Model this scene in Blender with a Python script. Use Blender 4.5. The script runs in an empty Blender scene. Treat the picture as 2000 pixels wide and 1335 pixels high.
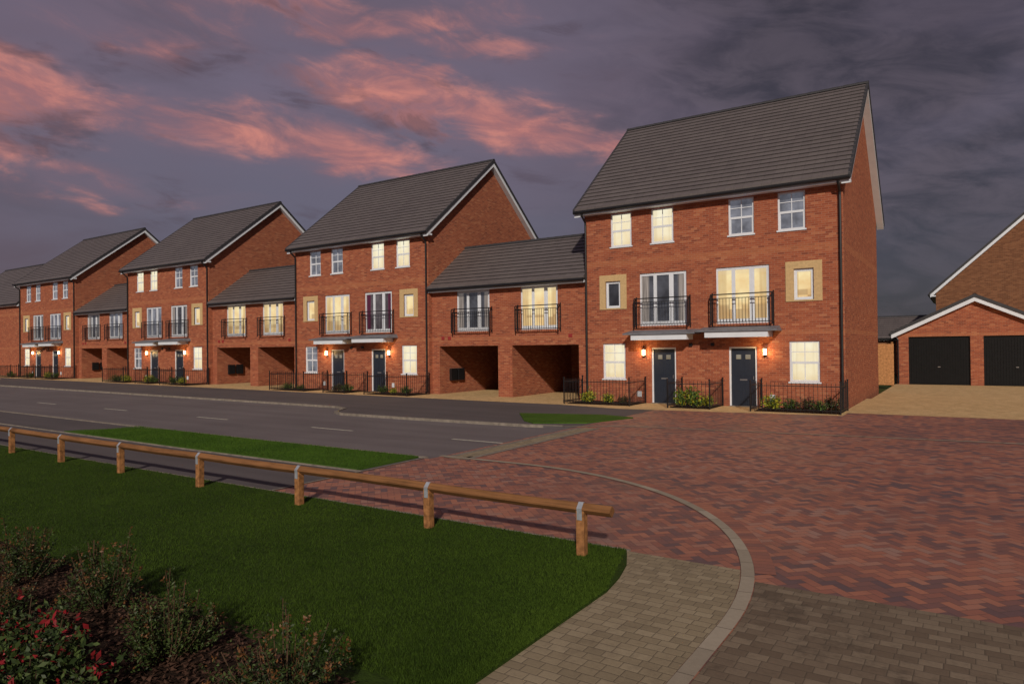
import bpy, bmesh, math, random
import numpy as np
from mathutils import Matrix, Vector
random.seed(7); RNG=np.random.default_rng(7)
scene=bpy.context.scene
COL=scene.collection
scene.view_settings.view_transform='Standard'
scene.view_settings.look='None'
scene.view_settings.exposure=0

# ------------------------------------------------------------ node helper
class E:
    def __init__(s,nt,v): s.nt=nt; s.v=v
    def op(s,o,b=None,c=None,clamp=False):
        n=s.nt.nodes.new('ShaderNodeMath'); n.operation=o; n.use_clamp=clamp
        for i,t in enumerate((s,b,c)):
            if t is None: continue
            if isinstance(t,E): t=t.v
            if isinstance(t,(int,float)): n.inputs[i].default_value=t
            else: s.nt.links.new(t,n.inputs[i])
        return E(s.nt,n.outputs[0])
    def __add__(s,b): return s.op('ADD',b)
    def __radd__(s,b): return s.op('ADD',b)
    def __sub__(s,b): return s.op('SUBTRACT',b)
    def __rsub__(s,b): return E(s.nt,b).op('SUBTRACT',s)
    def __mul__(s,b): return s.op('MULTIPLY',b)
    def __rmul__(s,b): return s.op('MULTIPLY',b)
    def __truediv__(s,b): return s.op('DIVIDE',b)
    def floor(s): return s.op('FLOOR')
    def fract(s): return s.op('FRACT')
    def abs(s): return s.op('ABSOLUTE')
    def lt(s,b): return s.op('LESS_THAN',b)
    def gt(s,b): return s.op('GREATER_THAN',b)
    def min(s,b): return s.op('MINIMUM',b)
    def max(s,b): return s.op('MAXIMUM',b)
    def mod(s,b): return s.op('FLOORED_MODULO',b)
    def eq(s,b): return s.op('COMPARE',b,0.4)
    def clamp(s): return s.op('ADD',0.0,clamp=True)
    def ss(s,a,b):
        n=s.nt.nodes.new('ShaderNodeMapRange'); n.interpolation_type='SMOOTHSTEP'
        s.nt.links.new(s.v,n.inputs[0]); n.inputs[1].default_value=a; n.inputs[2].default_value=b
        return E(s.nt,n.outputs[0])
def comb(nt,x,y,z=0.0):
    n=nt.nodes.new('ShaderNodeCombineXYZ')
    for i,t in enumerate((x,y,z)):
        if isinstance(t,E): nt.links.new(t.v,n.inputs[i])
        else: n.inputs[i].default_value=t
    return n.outputs[0]
def white(nt,vec):
    n=nt.nodes.new('ShaderNodeTexWhiteNoise'); n.noise_dimensions='3D'; nt.links.new(vec,n.inputs['Vector']); return E(nt,n.outputs['Value'])
def noise(nt,vec,scale,detail=4,rough=0.55,dist=0.0):
    n=nt.nodes.new('ShaderNodeTexNoise'); nt.links.new(vec,n.inputs['Vector'])
    n.inputs['Scale'].default_value=scale; n.inputs['Detail'].default_value=detail; n.inputs['Roughness'].default_value=rough
    n.inputs['Distortion'].default_value=dist
    return E(nt,n.outputs[0])
def ramp(nt,f,stops,interp='LINEAR'):
    n=nt.nodes.new('ShaderNodeValToRGB'); n.color_ramp.interpolation=interp
    while len(n.color_ramp.elements)<len(stops): n.color_ramp.elements.new(0.5)
    for e,(p,c) in zip(n.color_ramp.elements,stops):
        e.position=p; e.color=(c[0],c[1],c[2],1)
    nt.links.new(f.v,n.inputs[0]); return n.outputs[0]
def mix(nt,f,a,b,mode='MIX'):
    n=nt.nodes.new('ShaderNodeMix'); n.data_type='RGBA'; n.blend_type=mode
    if isinstance(f,E): nt.links.new(f.v,n.inputs[0])
    else: n.inputs[0].default_value=f
    for i,t in ((6,a),(7,b)):
        if isinstance(t,tuple): n.inputs[i].default_value=(t[0],t[1],t[2],1)
        else: nt.links.new(t,n.inputs[i])
    return n.outputs[2]
def newmat(name,rough=0.8,spec=0.3):
    m=bpy.data.materials.new(name); m.use_nodes=True; nt=m.node_tree
    b=nt.nodes['Principled BSDF']; b.inputs['Roughness'].default_value=rough
    b.inputs['Specular IOR Level'].default_value=spec
    g=nt.nodes.new('ShaderNodeNewGeometry')
    sp=nt.nodes.new('ShaderNodeSeparateXYZ'); nt.links.new(g.outputs['Position'],sp.inputs[0])
    x,y,z=[E(nt,sp.outputs[i]) for i in range(3)]
    return m,nt,b,g,x,y,z
def bump(nt,b,h,strength=0.3,dist=0.01):
    n=nt.nodes.new('ShaderNodeBump'); n.inputs['Strength'].default_value=strength; n.inputs['Distance'].default_value=dist
    nt.links.new(h.v,n.inputs['Height']); nt.links.new(n.outputs[0],b.inputs['Normal'])
def setc(nt,b,c):
    if isinstance(c,tuple): b.inputs['Base Color'].default_value=(c[0],c[1],c[2],1)
    else: nt.links.new(c,b.inputs['Base Color'])

def brick_mat(name,cols,mortar,band=True):
    m,nt,b,g,x,y,z=newmat(name,0.85,0.2)
    ns=nt.nodes.new('ShaderNodeSeparateXYZ'); nt.links.new(g.outputs['True Normal'],ns.inputs[0])
    f=E(nt,ns.outputs[0]).abs().gt(0.6)
    u=x*(1.0-f)+y*f
    row=(z/0.075).floor(); uu=u/0.225+row.mod(2)*0.5
    col=uu.floor(); w=white(nt,comb(nt,col,row,f))
    fu=uu.fract(); fz=(z/0.075).fract()
    mort=fu.lt(0.05).max(fz.lt(0.17))
    big=noise(nt,comb(nt,u,z,f),0.3,3)
    c=ramp(nt,w+(big-0.5)*0.2,cols)
    if band:
        bz=z.gt(5.55)*z.lt(5.78)
        bz=bz.max(z.gt(2.62)*z.lt(2.78))
        c=mix(nt,bz*0.4,c,(0.50,0.19,0.085))
    fine=noise(nt,g.outputs['Position'],30,3)
    c=mix(nt,(fine-0.5)*0.4+0.04,c,(0.12,0.05,0.035))
    c=mix(nt,mort*0.85,c,mortar)
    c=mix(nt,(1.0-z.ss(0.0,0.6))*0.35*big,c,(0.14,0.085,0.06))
    setc(nt,b,c); bump(nt,b,(1.0-mort)+fine*0.4,0.5,0.006)
    return m
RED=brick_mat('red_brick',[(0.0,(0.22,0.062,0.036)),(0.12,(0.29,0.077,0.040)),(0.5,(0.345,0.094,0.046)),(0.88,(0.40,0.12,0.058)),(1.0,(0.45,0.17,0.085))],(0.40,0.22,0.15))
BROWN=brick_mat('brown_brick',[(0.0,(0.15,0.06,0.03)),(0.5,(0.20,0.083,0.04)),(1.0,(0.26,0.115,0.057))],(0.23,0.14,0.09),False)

def tile_mat(name,k):
    m,nt,b,g,x,y,z=newmat(name,0.5,0.5)
    u=x/0.33; w=white(nt,comb(nt,u.floor(),(z/0.2109).floor(),0.0)); j=u.fract().lt(0.04)
    n=noise(nt,g.outputs['Position'],0.5,5); fn=noise(nt,g.outputs['Position'],25,3)
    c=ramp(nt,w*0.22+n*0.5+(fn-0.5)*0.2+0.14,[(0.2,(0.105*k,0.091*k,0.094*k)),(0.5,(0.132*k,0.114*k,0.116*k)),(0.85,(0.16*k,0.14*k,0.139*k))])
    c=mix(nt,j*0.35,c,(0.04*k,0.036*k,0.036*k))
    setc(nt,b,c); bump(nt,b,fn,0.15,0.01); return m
TILE=tile_mat('roof_tile',1.0); TILE_SHADE=tile_mat('roof_tile_edge_shade',0.28)  # second is a darkened copy: course shadow lines put into the riser colour
def plain(name,c,rough=0.6,spec=0.4,var=0.15,scale=6.0,metal=0.0):
    m,nt,b,g,x,y,z=newmat(name,rough,spec)
    n=noise(nt,g.outputs['Position'],scale,5)
    d=tuple(v*(1-var) for v in c); l=tuple(min(1,v*(1+var)) for v in c)
    setc(nt,b,ramp(nt,n,[(0.3,d),(0.7,l)])); b.inputs['Metallic'].default_value=metal
    return m
WHITE=plain('white_upvc',(0.74,0.79,0.87),0.35,0.5,0.05,3)
BLACK=plain('black_metal',(0.012,0.012,0.014),0.4,0.5,0.2)
RIDGE=plain('ridge_tile',(0.04,0.04,0.046),0.6)
STONE=plain('buff_stone',(0.58,0.41,0.21),0.85,0.2,0.12,12)
DOORM=plain('dark_blue_door_paint',(0.020,0.027,0.044),0.45,0.4,0.1)
LEAD=plain('grey_canopy',(0.17,0.18,0.21),0.5,0.4,0.2)
GARDOOR=plain('black_garage_door',(0.007,0.007,0.008),0.6,0.2,0.2)
CONC=plain('concrete_kerb',(0.23,0.20,0.17),0.85,0.2,0.3,7)
GALV=plain('galvanised_steel',(0.50,0.55,0.62),0.4,0.5,0.15,20,0.5)
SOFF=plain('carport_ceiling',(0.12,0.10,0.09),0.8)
PAINT=plain('road_paint',(0.48,0.46,0.40),0.7,0.2,0.35,15)
CHROME=plain('brushed_handle',(0.5,0.5,0.5),0.3,0.5,0.05,5,0.8)
REDVENT=plain('red_vent',(0.30,0.03,0.03),0.6)
CX0,CY0=-7.3,5.45; R0=5.68
def curved_units(name,cols,pitch,jc,jw=0.06):
    """units laid head-to-tail round the kerb curve (centre of the radius is a real point on the site)"""
    m,nt,b,g,x,y,z=newmat(name,0.85,0.2)
    ax=x-CX0; ay=y-CY0
    inarc=ay.gt(0.0)*ax.gt(0.0)
    arcl=ay.op('ARCTAN2',ax)*R0
    s_=inarc*arcl+(1.0-inarc)*(ay.lt(0.0)*ay+(1.0-ay.lt(0.0))*(x*-1.0+y*1.0+R0*1.57))
    t=s_/pitch; w=white(nt,comb(nt,t.floor(),1.0,2.0)); j=t.fract().lt(jw)
    fn=noise(nt,g.outputs['Position'],18,5); big=noise(nt,g.outputs['Position'],1.2,4)
    c=ramp(nt,w*.6+big*.4,cols); c=mix(nt,(fn-.35)*.5,c,tuple(v*.5 for v in cols[0][1])); c=mix(nt,j*.75,c,jc)
    setc(nt,b,c); bump(nt,b,(1.0-j)+fn*.4,.4,.005); return m
CONB=curved_units('concrete_band',[(0.2,(0.30,0.255,0.20)),(0.8,(0.40,0.345,0.275))],0.45,(0.12,0.10,0.08),0.025)
PHEAD=curved_units('header_course',[(0.1,(0.21,0.11,0.10)),(0.5,(0.34,0.14,0.10)),(0.9,(0.42,0.18,0.12))],0.105,(0.10,0.07,0.06),0.07)

def gen(nt):
    tc=nt.nodes.new('ShaderNodeTexCoord'); s=nt.nodes.new('ShaderNodeSeparateXYZ'); nt.links.new(tc.outputs['Generated'],s.inputs[0])
    return E(nt,s.outputs[0]),E(nt,s.outputs[2])
def glass_dark(name,tint,em=0.0,curt=None):
    m,nt,b,g,x,y,z=newmat(name,0.06,0.9)
    n=noise(nt,g.outputs['Position'],1.6,3)
    c=ramp(nt,n,[(0.35,tuple(v*0.4 for v in tint)),(0.65,tint)])
    if curt:
        gx,_z=gen(nt); fold=noise(nt,comb(nt,x*22,z*0.6,0.0),1.0,2)
        cc=ramp(nt,fold,[(0.35,tuple(v*0.4 for v in curt)),(0.65,curt)])
        c=mix(nt,(gx-0.5).abs().ss(.30,.36),c,cc)
    setc(nt,b,c)
    if em:
        nt.links.new(c,b.inputs['Emission Color']); b.inputs['Emission Strength'].default_value=em  # panes and curtains of unlit rooms get a faint added glow
    return m
GD=glass_dark('dark_glass',(0.06,0.07,0.09))
GB=glass_dark('glowing_grey_glass_with_blind',(0.17,0.185,0.225),0.6)
GC=glass_dark('glowing_glass_with_pale_curtain',(0.07,0.075,0.09),0.5,(0.30,0.27,0.25))
GP=glass_dark('glowing_glass_with_purple_curtain',(0.10,0.09,0.10),0.5,(0.095,0.018,0.045))
def glass_lit(name,a,bc,strength,kind='room'):
    m,nt,b,g,x,y,z=newmat(name,0.1,0.4)
    gx,gz_=gen(nt)
    n=noise(nt,g.outputs['Position'],1.7,3); n2=noise(nt,comb(nt,x*14,y*3,z*0.5),1.0,2)
    side=(gx-0.5).abs()*2.0
    f=(n*1.1+gz_*0.35-0.25+(n2-0.5)*0.45*side).clamp()
    c=ramp(nt,f,[(0.1,a),(0.75,bc)])
    if kind=='room':
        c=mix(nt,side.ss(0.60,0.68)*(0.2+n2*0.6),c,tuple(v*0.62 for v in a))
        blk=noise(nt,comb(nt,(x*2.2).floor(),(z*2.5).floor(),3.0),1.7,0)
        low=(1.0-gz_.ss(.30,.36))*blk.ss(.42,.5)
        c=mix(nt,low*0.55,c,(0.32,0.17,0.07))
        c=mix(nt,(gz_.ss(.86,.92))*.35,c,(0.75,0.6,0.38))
    else:
        fold=noise(nt,comb(nt,x*9,z*0.4,0.0),1.3,3)
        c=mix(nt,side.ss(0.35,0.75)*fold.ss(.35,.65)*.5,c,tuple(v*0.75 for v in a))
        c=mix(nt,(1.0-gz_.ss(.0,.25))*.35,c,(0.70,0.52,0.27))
    setc(nt,b,(0.05,0.04,0.03)); nt.links.new(c,b.inputs['Emission Color']); b.inputs['Emission Strength'].default_value=strength
    return m
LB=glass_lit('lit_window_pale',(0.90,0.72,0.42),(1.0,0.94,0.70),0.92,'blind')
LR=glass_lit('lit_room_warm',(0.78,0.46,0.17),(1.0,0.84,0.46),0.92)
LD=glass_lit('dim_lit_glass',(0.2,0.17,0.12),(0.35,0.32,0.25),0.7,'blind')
LAMP=bpy.data.materials.new('lamp_glow'); LAMP.use_nodes=True
_b=LAMP.node_tree.nodes['Principled BSDF']; _b.inputs['Emission Color'].default_value=(1,0.75,0.4,1); _b.inputs['Emission Strength'].default_value=6

def paving_red():
    m,nt,b,g,x,y,z=newmat('red_block_paving',0.7,0.4)
    s=0.7071/0.1
    X=(x+y)*s; Y=(y-x)*s
    i=X.floor(); j=Y.floor(); fx=X.fract(); fy=Y.fract()
    k=(i-j+0.0).mod(4.0)
    is0=k.eq(0.0); is1=k.eq(1.0); is2=k.eq(2.0)
    hor=is0+is1; u=fx+is1; v=fy+is2
    ed=u.min((1.0+hor)-u).min(v.min((2.0-hor)-v))
    joint=ed.lt(0.05)
    w=white(nt,comb(nt,i-is1,j-is2,hor))
    big=noise(nt,g.outputs['Position'],0.35,6,0.7); fn=noise(nt,g.outputs['Position'],40,3)
    big2=noise(nt,comb(nt,x*0.25,y*1.1,4.0),0.7,4)
    c=ramp(nt,w*0.85+(big2-0.5)*0.7+0.08,[(0.0,(0.13,0.085,0.095)),(0.18,(0.19,0.10,0.095)),(0.45,(0.32,0.125,0.09)),(0.75,(0.42,0.17,0.11)),(1.0,(0.34,0.20,0.165))])
    c=mix(nt,big.ss(0.46,0.7)*0.55,c,(0.13,0.075,0.07))
    c=mix(nt,(fn-0.4)*0.35,c,(0.15,0.095,0.085))
    c=mix(nt,joint*0.55,c,(0.09,0.06,0.052))
    setc(nt,b,c); bump(nt,b,ed.min(0.12)*6+fn*0.3,0.25,0.004)
    r=(big.ss(0.4,0.7)*-0.25)+0.68; nt.links.new(r.v,b.inputs['Roughness'])
    return m
PRED=paving_red()
def paving_bond(name,cols,bw,bh,rot=False,stain=(0.06,0.05,0.045),stn=0.5,jc=(0.08,0.065,0.048)):
    m,nt,b,g,x,y,z=newmat(name,0.8,0.3)
    if rot: x,y=y,x
    wob=noise(nt,g.outputs['Position'],1.5,2)
    y=y+(wob-0.5)*0.03
    row=(y/bh).floor(); uu=x/bw+white(nt,comb(nt,row,3.0,1.0))*1.0
    w=white(nt,comb(nt,uu.floor(),row,2.0)); fu=uu.fract(); fv=(y/bh).fract()
    du=fu.min(1.0-fu)*bw; dv=fv.min(1.0-fv)*bh; ed=du.min(dv); joint=ed.lt(0.0035)
    big=noise(nt,g.outputs['Position'],0.9,6,0.7); fn=noise(nt,g.outputs['Position'],35,4); fm=noise(nt,g.outputs['Position'],7,5,.7)
    c=ramp(nt,w,cols)
    c=mix(nt,(big*.6+fm*.4).ss(0.47,0.66)*stn,c,stain)
    c=mix(nt,(fn-0.35)*0.5,c,tuple(v*0.55 for v in cols[0][1]))
    c=mix(nt,joint*0.7,c,jc)
    setc(nt,b,c); bump(nt,b,ed.min(0.012)*60+fn*0.4,0.4,0.005); return m
PBUFF=paving_bond('tan_grey_setts',[(0.0,(0.255,0.205,0.135)),(0.5,(0.31,0.25,0.165)),(1.0,(0.36,0.295,0.20))],0.145,0.10,stain=(0.13,0.10,0.07),stn=.5)
PDARK=paving_bond('weathered_tan_setts',[(0.0,(0.15,0.11,0.078)),(0.5,(0.195,0.147,0.105)),(1.0,(0.25,0.195,0.14))],0.15,0.105,stn=0.75,stain=(0.06,0.046,0.036))
PYEL=paving_bond('golden_block_paving',[(0.0,(0.52,0.35,0.17)),(0.5,(0.65,0.45,0.225)),(1.0,(0.72,0.51,0.27))],0.2,0.1,stain=(0.42,0.29,0.15),stn=0.5,jc=(0.28,0.19,0.10))
def asphalt(name,c0,c1):
    m,nt,b,g,x,y,z=newmat(name,0.85,0.25)
    fn=noise(nt,g.outputs['Position'],60,3,0.7); big=noise(nt,g.outputs['Position'],0.4,5,0.6)
    st=noise(nt,comb(nt,x*0.10,y*1.6,0.0),1.0,4)
    c=ramp(nt,fn*0.3+big*0.3+st*0.4,[(0.35,c0),(0.65,c1)])
    setc(nt,b,c); bump(nt,b,fn,0.5,0.005); return m
ASPH=asphalt('road_asphalt',(0.115,0.099,0.106),(0.185,0.163,0.17))
ASPF=asphalt('footway_asphalt',(0.08,0.07,0.074),(0.125,0.109,0.115))
def grass_mat(name,a,b_,sc=1.0):
    m,nt,b,g,x,y,z=newmat(name,0.8,0.15)
    n=noise(nt,g.outputs['Position'],0.8*sc,5,0.6); f=noise(nt,g.outputs['Position'],22,4,0.7)
    c=ramp(nt,n*0.55+f*0.45,[(0.35,a),(0.65,b_)])
    setc(nt,b,c); bump(nt,b,f,0.8,0.03); return m
GRASS=grass_mat('lawn_grass',(0.020,0.040,0.005),(0.042,0.076,0.009))
VERGE=grass_mat('verge_grass',(0.035,0.085,0.008),(0.07,0.14,0.014))
BLADE=grass_mat('grass_blade',(0.024,0.052,0.005),(0.064,0.112,0.011),.7)
FIELD=grass_mat('field_grass',(0.03,0.05,0.012),(0.05,0.07,0.02))
def soil():
    m,nt,b,g,x,y,z=newmat('bark_mulch',0.95,0.1)
    f=noise(nt,g.outputs['Position'],45,5,0.7)
    setc(nt,b,ramp(nt,f,[(0.3,(0.012,0.008,0.006)),(0.7,(0.055,0.032,0.023))])); bump(nt,b,f,1.0,0.04); return m
SOIL=soil()
CHIP=plain('bark_chip',(0.075,0.04,0.028),0.9,0.1,0.5,30)
def wood(name,c):
    m,nt,b,g,x,y,z=newmat(name,0.75,0.2)
    n=noise(nt,comb(nt,x*1.2,y*24,z*24),1.5,5,0.65); n2=noise(nt,g.outputs['Position'],2.5,4)
    c1=ramp(nt,n*0.6+n2*0.4,[(0.3,tuple(v*0.4 for v in c)),(0.52,c),(0.8,tuple(min(1,v*1.4) for v in c))])
    setc(nt,b,c1); bump(nt,b,n,0.4,0.006); return m
WOOD=wood('treated_timber_rail',(0.235,0.11,0.045))
WOODP=plain('treated_timber_post',(0.30,0.14,0.055),0.8,0.2,0.5,14)
WOODF=plain('fence_panel_timber',(0.50,0.24,0.10),0.85,0.2,0.3,10)
def leafm(name,c):
    m,nt,b,g,x,y,z=newmat(name,0.55,0.3)
    n=noise(nt,g.outputs['Position'],18,2)
    setc(nt,b,ramp(nt,n,[(0.3,tuple(v*0.55 for v in c)),(0.7,tuple(v*1.3 for v in c))])); return m
L_G=leafm('leaf_dark_green',(0.026,0.046,0.012)); L_M=leafm('leaf_mid_green',(0.055,0.085,0.02)); L_B=leafm('leaf_bronze',(0.14,0.06,0.02))
L_R=leafm('leaf_red',(0.24,0.013,0.018)); L_Y=leafm('leaf_yellow_green',(0.42,0.42,0.03)); L_P=leafm('leaf_purple',(0.10,0.03,0.035))
L_L=leafm('leaf_fresh_green',(0.09,0.17,0.03))
TWIG=plain('twig',(0.09,0.055,0.035),0.9,0.1,0.3,20)

# ------------------------------------------------------------ mesh helpers
def link(o,parent=None):
    COL.objects.link(o)
    if parent is not None: o.parent=parent
    return o
def meshdata(name,v,f,mats):
    me=bpy.data.meshes.new(name); me.from_pydata([tuple(p) for p in v],[],f)
    for m in (mats if isinstance(mats,(list,tuple)) else [mats]): me.materials.append(m)
    me.update(); return me
def obj(name,me,parent=None,loc=(0,0,0),rot=0.0):
    o=bpy.data.objects.new(name,me); o.location=loc; o.rotation_euler=(0,0,rot); return link(o,parent)
def boxes(bl):
    v=[];f=[]
    for (x0,x1,y0,y1,z0,z1) in bl:
        n=len(v)
        v+=[(x0,y0,z0),(x1,y0,z0),(x1,y1,z0),(x0,y1,z0),(x0,y0,z1),(x1,y0,z1),(x1,y1,z1),(x0,y1,z1)]
        f+=[(n,n+3,n+2,n+1),(n+4,n+5,n+6,n+7),(n,n+1,n+5,n+4),(n+1,n+2,n+6,n+5),(n+2,n+3,n+7,n+6),(n+3,n,n+4,n+7)]
    return v,f
def boxobj(name,bl,mat,parent=None,loc=(0,0,0),rot=0.0):
    v,f=boxes(bl); return obj(name,meshdata(name,v,f,mat),parent,loc,rot)
def each(name,bl,mat,parent):
    for q in bl: boxobj(name,[q],mat,parent)
CACHE={}
def cboxobj(key,name,bl,mat,parent,loc,rot=0.0):
    if key not in CACHE:
        v,f=boxes(bl); CACHE[key]=meshdata(name,v,f,mat)
    return obj(name,CACHE[key],parent,loc,rot)
def empty(name,loc,label,cat,group=None,rot=0.0):
    o=bpy.data.objects.new(name,None); o.empty_display_size=0.3; o.location=loc; o.rotation_euler=(0,0,rot); link(o)
    o['label']=label; o['category']=cat
    if group: o['group']=group
    return o
def gz(x): return max(0.0,-15.0-x)*0.0055
def sheet(name,pts,z,mat,skirt=0.0,kind='structure'):
    bm=bmesh.new(); vs=[bm.verts.new((p[0],p[1],0)) for p in pts]; fc=bm.faces.new(vs)
    bmesh.ops.bisect_plane(bm,geom=bm.verts[:]+bm.edges[:]+bm.faces[:],plane_co=(-15,0,0),plane_no=(1,0,0))
    for v in bm.verts: v.co.z=gz(v.co.x)+z
    bm.normal_update()
    for f_ in bm.faces:
        if f_.normal.z<0: f_.normal_flip()
    if skirt>0:
        be=[e for e in bm.edges if len(e.link_faces)==1]
        r=bmesh.ops.extrude_edge_only(bm,edges=be)
        for v in r['geom']:
            if isinstance(v,bmesh.types.BMVert): v.co.z-=skirt
    bmesh.ops.triangulate(bm,faces=[f for f in bm.faces if len(f.verts)>4])
    me=bpy.data.meshes.new(name); bm.to_mesh(me); bm.free(); me.materials.append(mat)
    o=obj(name,me); o['kind']=kind; return o
def rect(x0,x1,y0,y1): return [(x0,y0),(x1,y0),(x1,y1),(x0,y1)]

# ------------------------------------------------------------ windows / doors
def win_boxes(w,h,style):
    t=0.06; y0,y1=0.05,0.12; hw=w/2
    b=[(-hw,-hw+t,y0,y1,0,h),(hw-t,hw,y0,y1,0,h),(-hw+t,hw-t,y0,y1,0,t),(-hw+t,hw-t,y0,y1,h-t,h)]
    if style=='casement':
        zm=h*0.47
        b+=[(-hw+t,hw-t,y0+.004,y1-.004,zm-.04,zm+.04)]
        b+=[(-.014,.014,y0+.015,y1-.02,t,zm-.04),(-.014,.014,y0+.015,y1-.02,zm+.04,h-t)]
        zz=(zm+h)/2
        b+=[(-hw+t,-.014,y0+.015,y1-.02,zz-.013,zz+.013),(.014,hw-t,y0+.015,y1-.02,zz-.013,zz+.013)]
        s=0.028
        b+=[(-hw+t,-hw+t+s,y0+.008,y1-.01,t,zm-.04),(hw-t-s,hw-t,y0+.008,y1-.01,t,zm-.04)]
    elif style=='small':
        s=0.04
        b+=[(-hw+t,-hw+t+s,y0+.008,y1-.01,t,h-t),(hw-t-s,hw-t,y0+.008,y1-.01,t,h-t),(-hw+t+s,hw-t-s,y0+.008,y1-.01,t,t+s),(-hw+t+s,hw-t-s,y0+.008,y1-.01,h-t-s,h-t)]
    elif style=='french':
        for c in (-0.33,0.31): b+=[(c-.065,c+.065,y0+.004,y1-.004,t,h-t)]
        b+=[(-hw+t,-.395,y0+.006,y1-.006,t,t+.12),(-.265,.245,y0+.006,y1-.006,t,t+.12),(.375,hw-t,y0+.006,y1-.006,t,t+.12)]
        b+=[(-hw+t,-.395,y0+.006,y1-.006,h-t-.05,h-t),(-.265,.245,y0+.006,y1-.006,h-t-.05,h-t),(.375,hw-t,y0+.006,y1-.006,h-t-.05,h-t)]
        b+=[(.375,.42,y0+.009,y1-.01,t+.12,h-t-.05),(hw-t-.05,hw-t,y0+.009,y1-.01,t+.12,h-t-.05)]
    return b
def window(parent,x,z,w,h,style,pm,y=0.0,rot=0.0,sill=True,name='window'):
    o=cboxobj(('fr',w,h,style),'window_frame',win_boxes(w,h,style),WHITE,parent,(x,y,z),rot); o.name=name
    key=('pane',w,h,pm.name)
    if key not in CACHE:
        hw=w/2-.03
        CACHE[key]=meshdata('pane',[(-hw,.095,.03),(hw,.095,.03),(hw,.095,h-.03),(-hw,.095,h-.03)],[(0,1,2,3)],pm)
    obj('glass_pane',CACHE[key],o)
    if sill: cboxobj(('sill',w),'sill',[(-w/2-.04,w/2+.04,-.035,.049,-.055,-.002)],WHITE,o,(0,0,0))
    return o
def door(parent,x,z,w=1.0,h=2.2):
    hw=w/2
    fr=[(-hw,-hw+.06,.03,.12,0,h),(hw-.06,hw,.03,.12,0,h),(-hw+.06,hw-.06,.03,.12,h-.06,h)]
    lw=hw-.06
    leaf=[(-lw,lw,.07,.11,.03,h-.06),(-lw+.1,-.05,.06,.0699,.2,.85),(.05,lw-.1,.06,.0699,.2,.85),(-lw+.1,-.05,.06,.0699,1.12,1.58),(.05,lw-.1,.06,.0699,1.12,1.58)]
    o=cboxobj(('leaf',w,h),'door',leaf,DOORM,parent,(x,0,z)); o.name='door'
    cboxobj(('dfr',w,h),'door_frame',fr,WHITE,o,(0,0,0))
    for s in (-1,1): cboxobj(('dgl',s),'door_glass',[(s*.17-.09,s*.17+.09,.058,.0695,1.75,1.91)],LD,o,(0,0,0))
    cboxobj(('dh',w,h),'handle',[(lw-.085,lw-.065,.02,.0695,1.0,1.12)],CHROME,o,(0,0,0))
    cboxobj(('lb',w,h),'letter_plate',[(-.13,.13,.06,.0694,.96,1.01)],CHROME,o,(0,0,0))
    cboxobj(('ds',w,h),'doorstep',[(-hw,hw,-.12,.12,0,.03)],CONC,o,(0,0,0))
    return o
def wall_openings(x0,x1,z0,z1,ops,depth=0.12):
    xs=sorted(set([x0,x1]+[o[0] for o in ops]+[o[1] for o in ops])); zs=sorted(set([z0,z1]+[o[2] for o in ops]+[o[3] for o in ops]))
    v=[];f=[]
    def q(a,b,c,d):
        n=len(v); v.extend([a,b,c,d]); f.append((n,n+1,n+2,n+3))
    for i in range(len(xs)-1):
        for j in range(len(zs)-1):
            cx=(xs[i]+xs[i+1])/2; cz=(zs[j]+zs[j+1])/2
            if any(o[0]<cx<o[1] and o[2]<cz<o[3] for o in ops): continue
            q((xs[i],0,zs[j]),(xs[i+1],0,zs[j]),(xs[i+1],0,zs[j+1]),(xs[i],0,zs[j+1]))
    for a,b,c,d in ops:
        if c>z0: q((a,0,c),(b,0,c),(b,depth,c),(a,depth,c))
        q((a,0,d),(a,depth,d),(b,depth,d),(b,0,d))
        q((a,0,c),(a,depth,c),(a,depth,d),(a,0,d)); q((b,0,c),(b,0,d),(b,depth,d),(b,depth,c))
    return v,f
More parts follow.
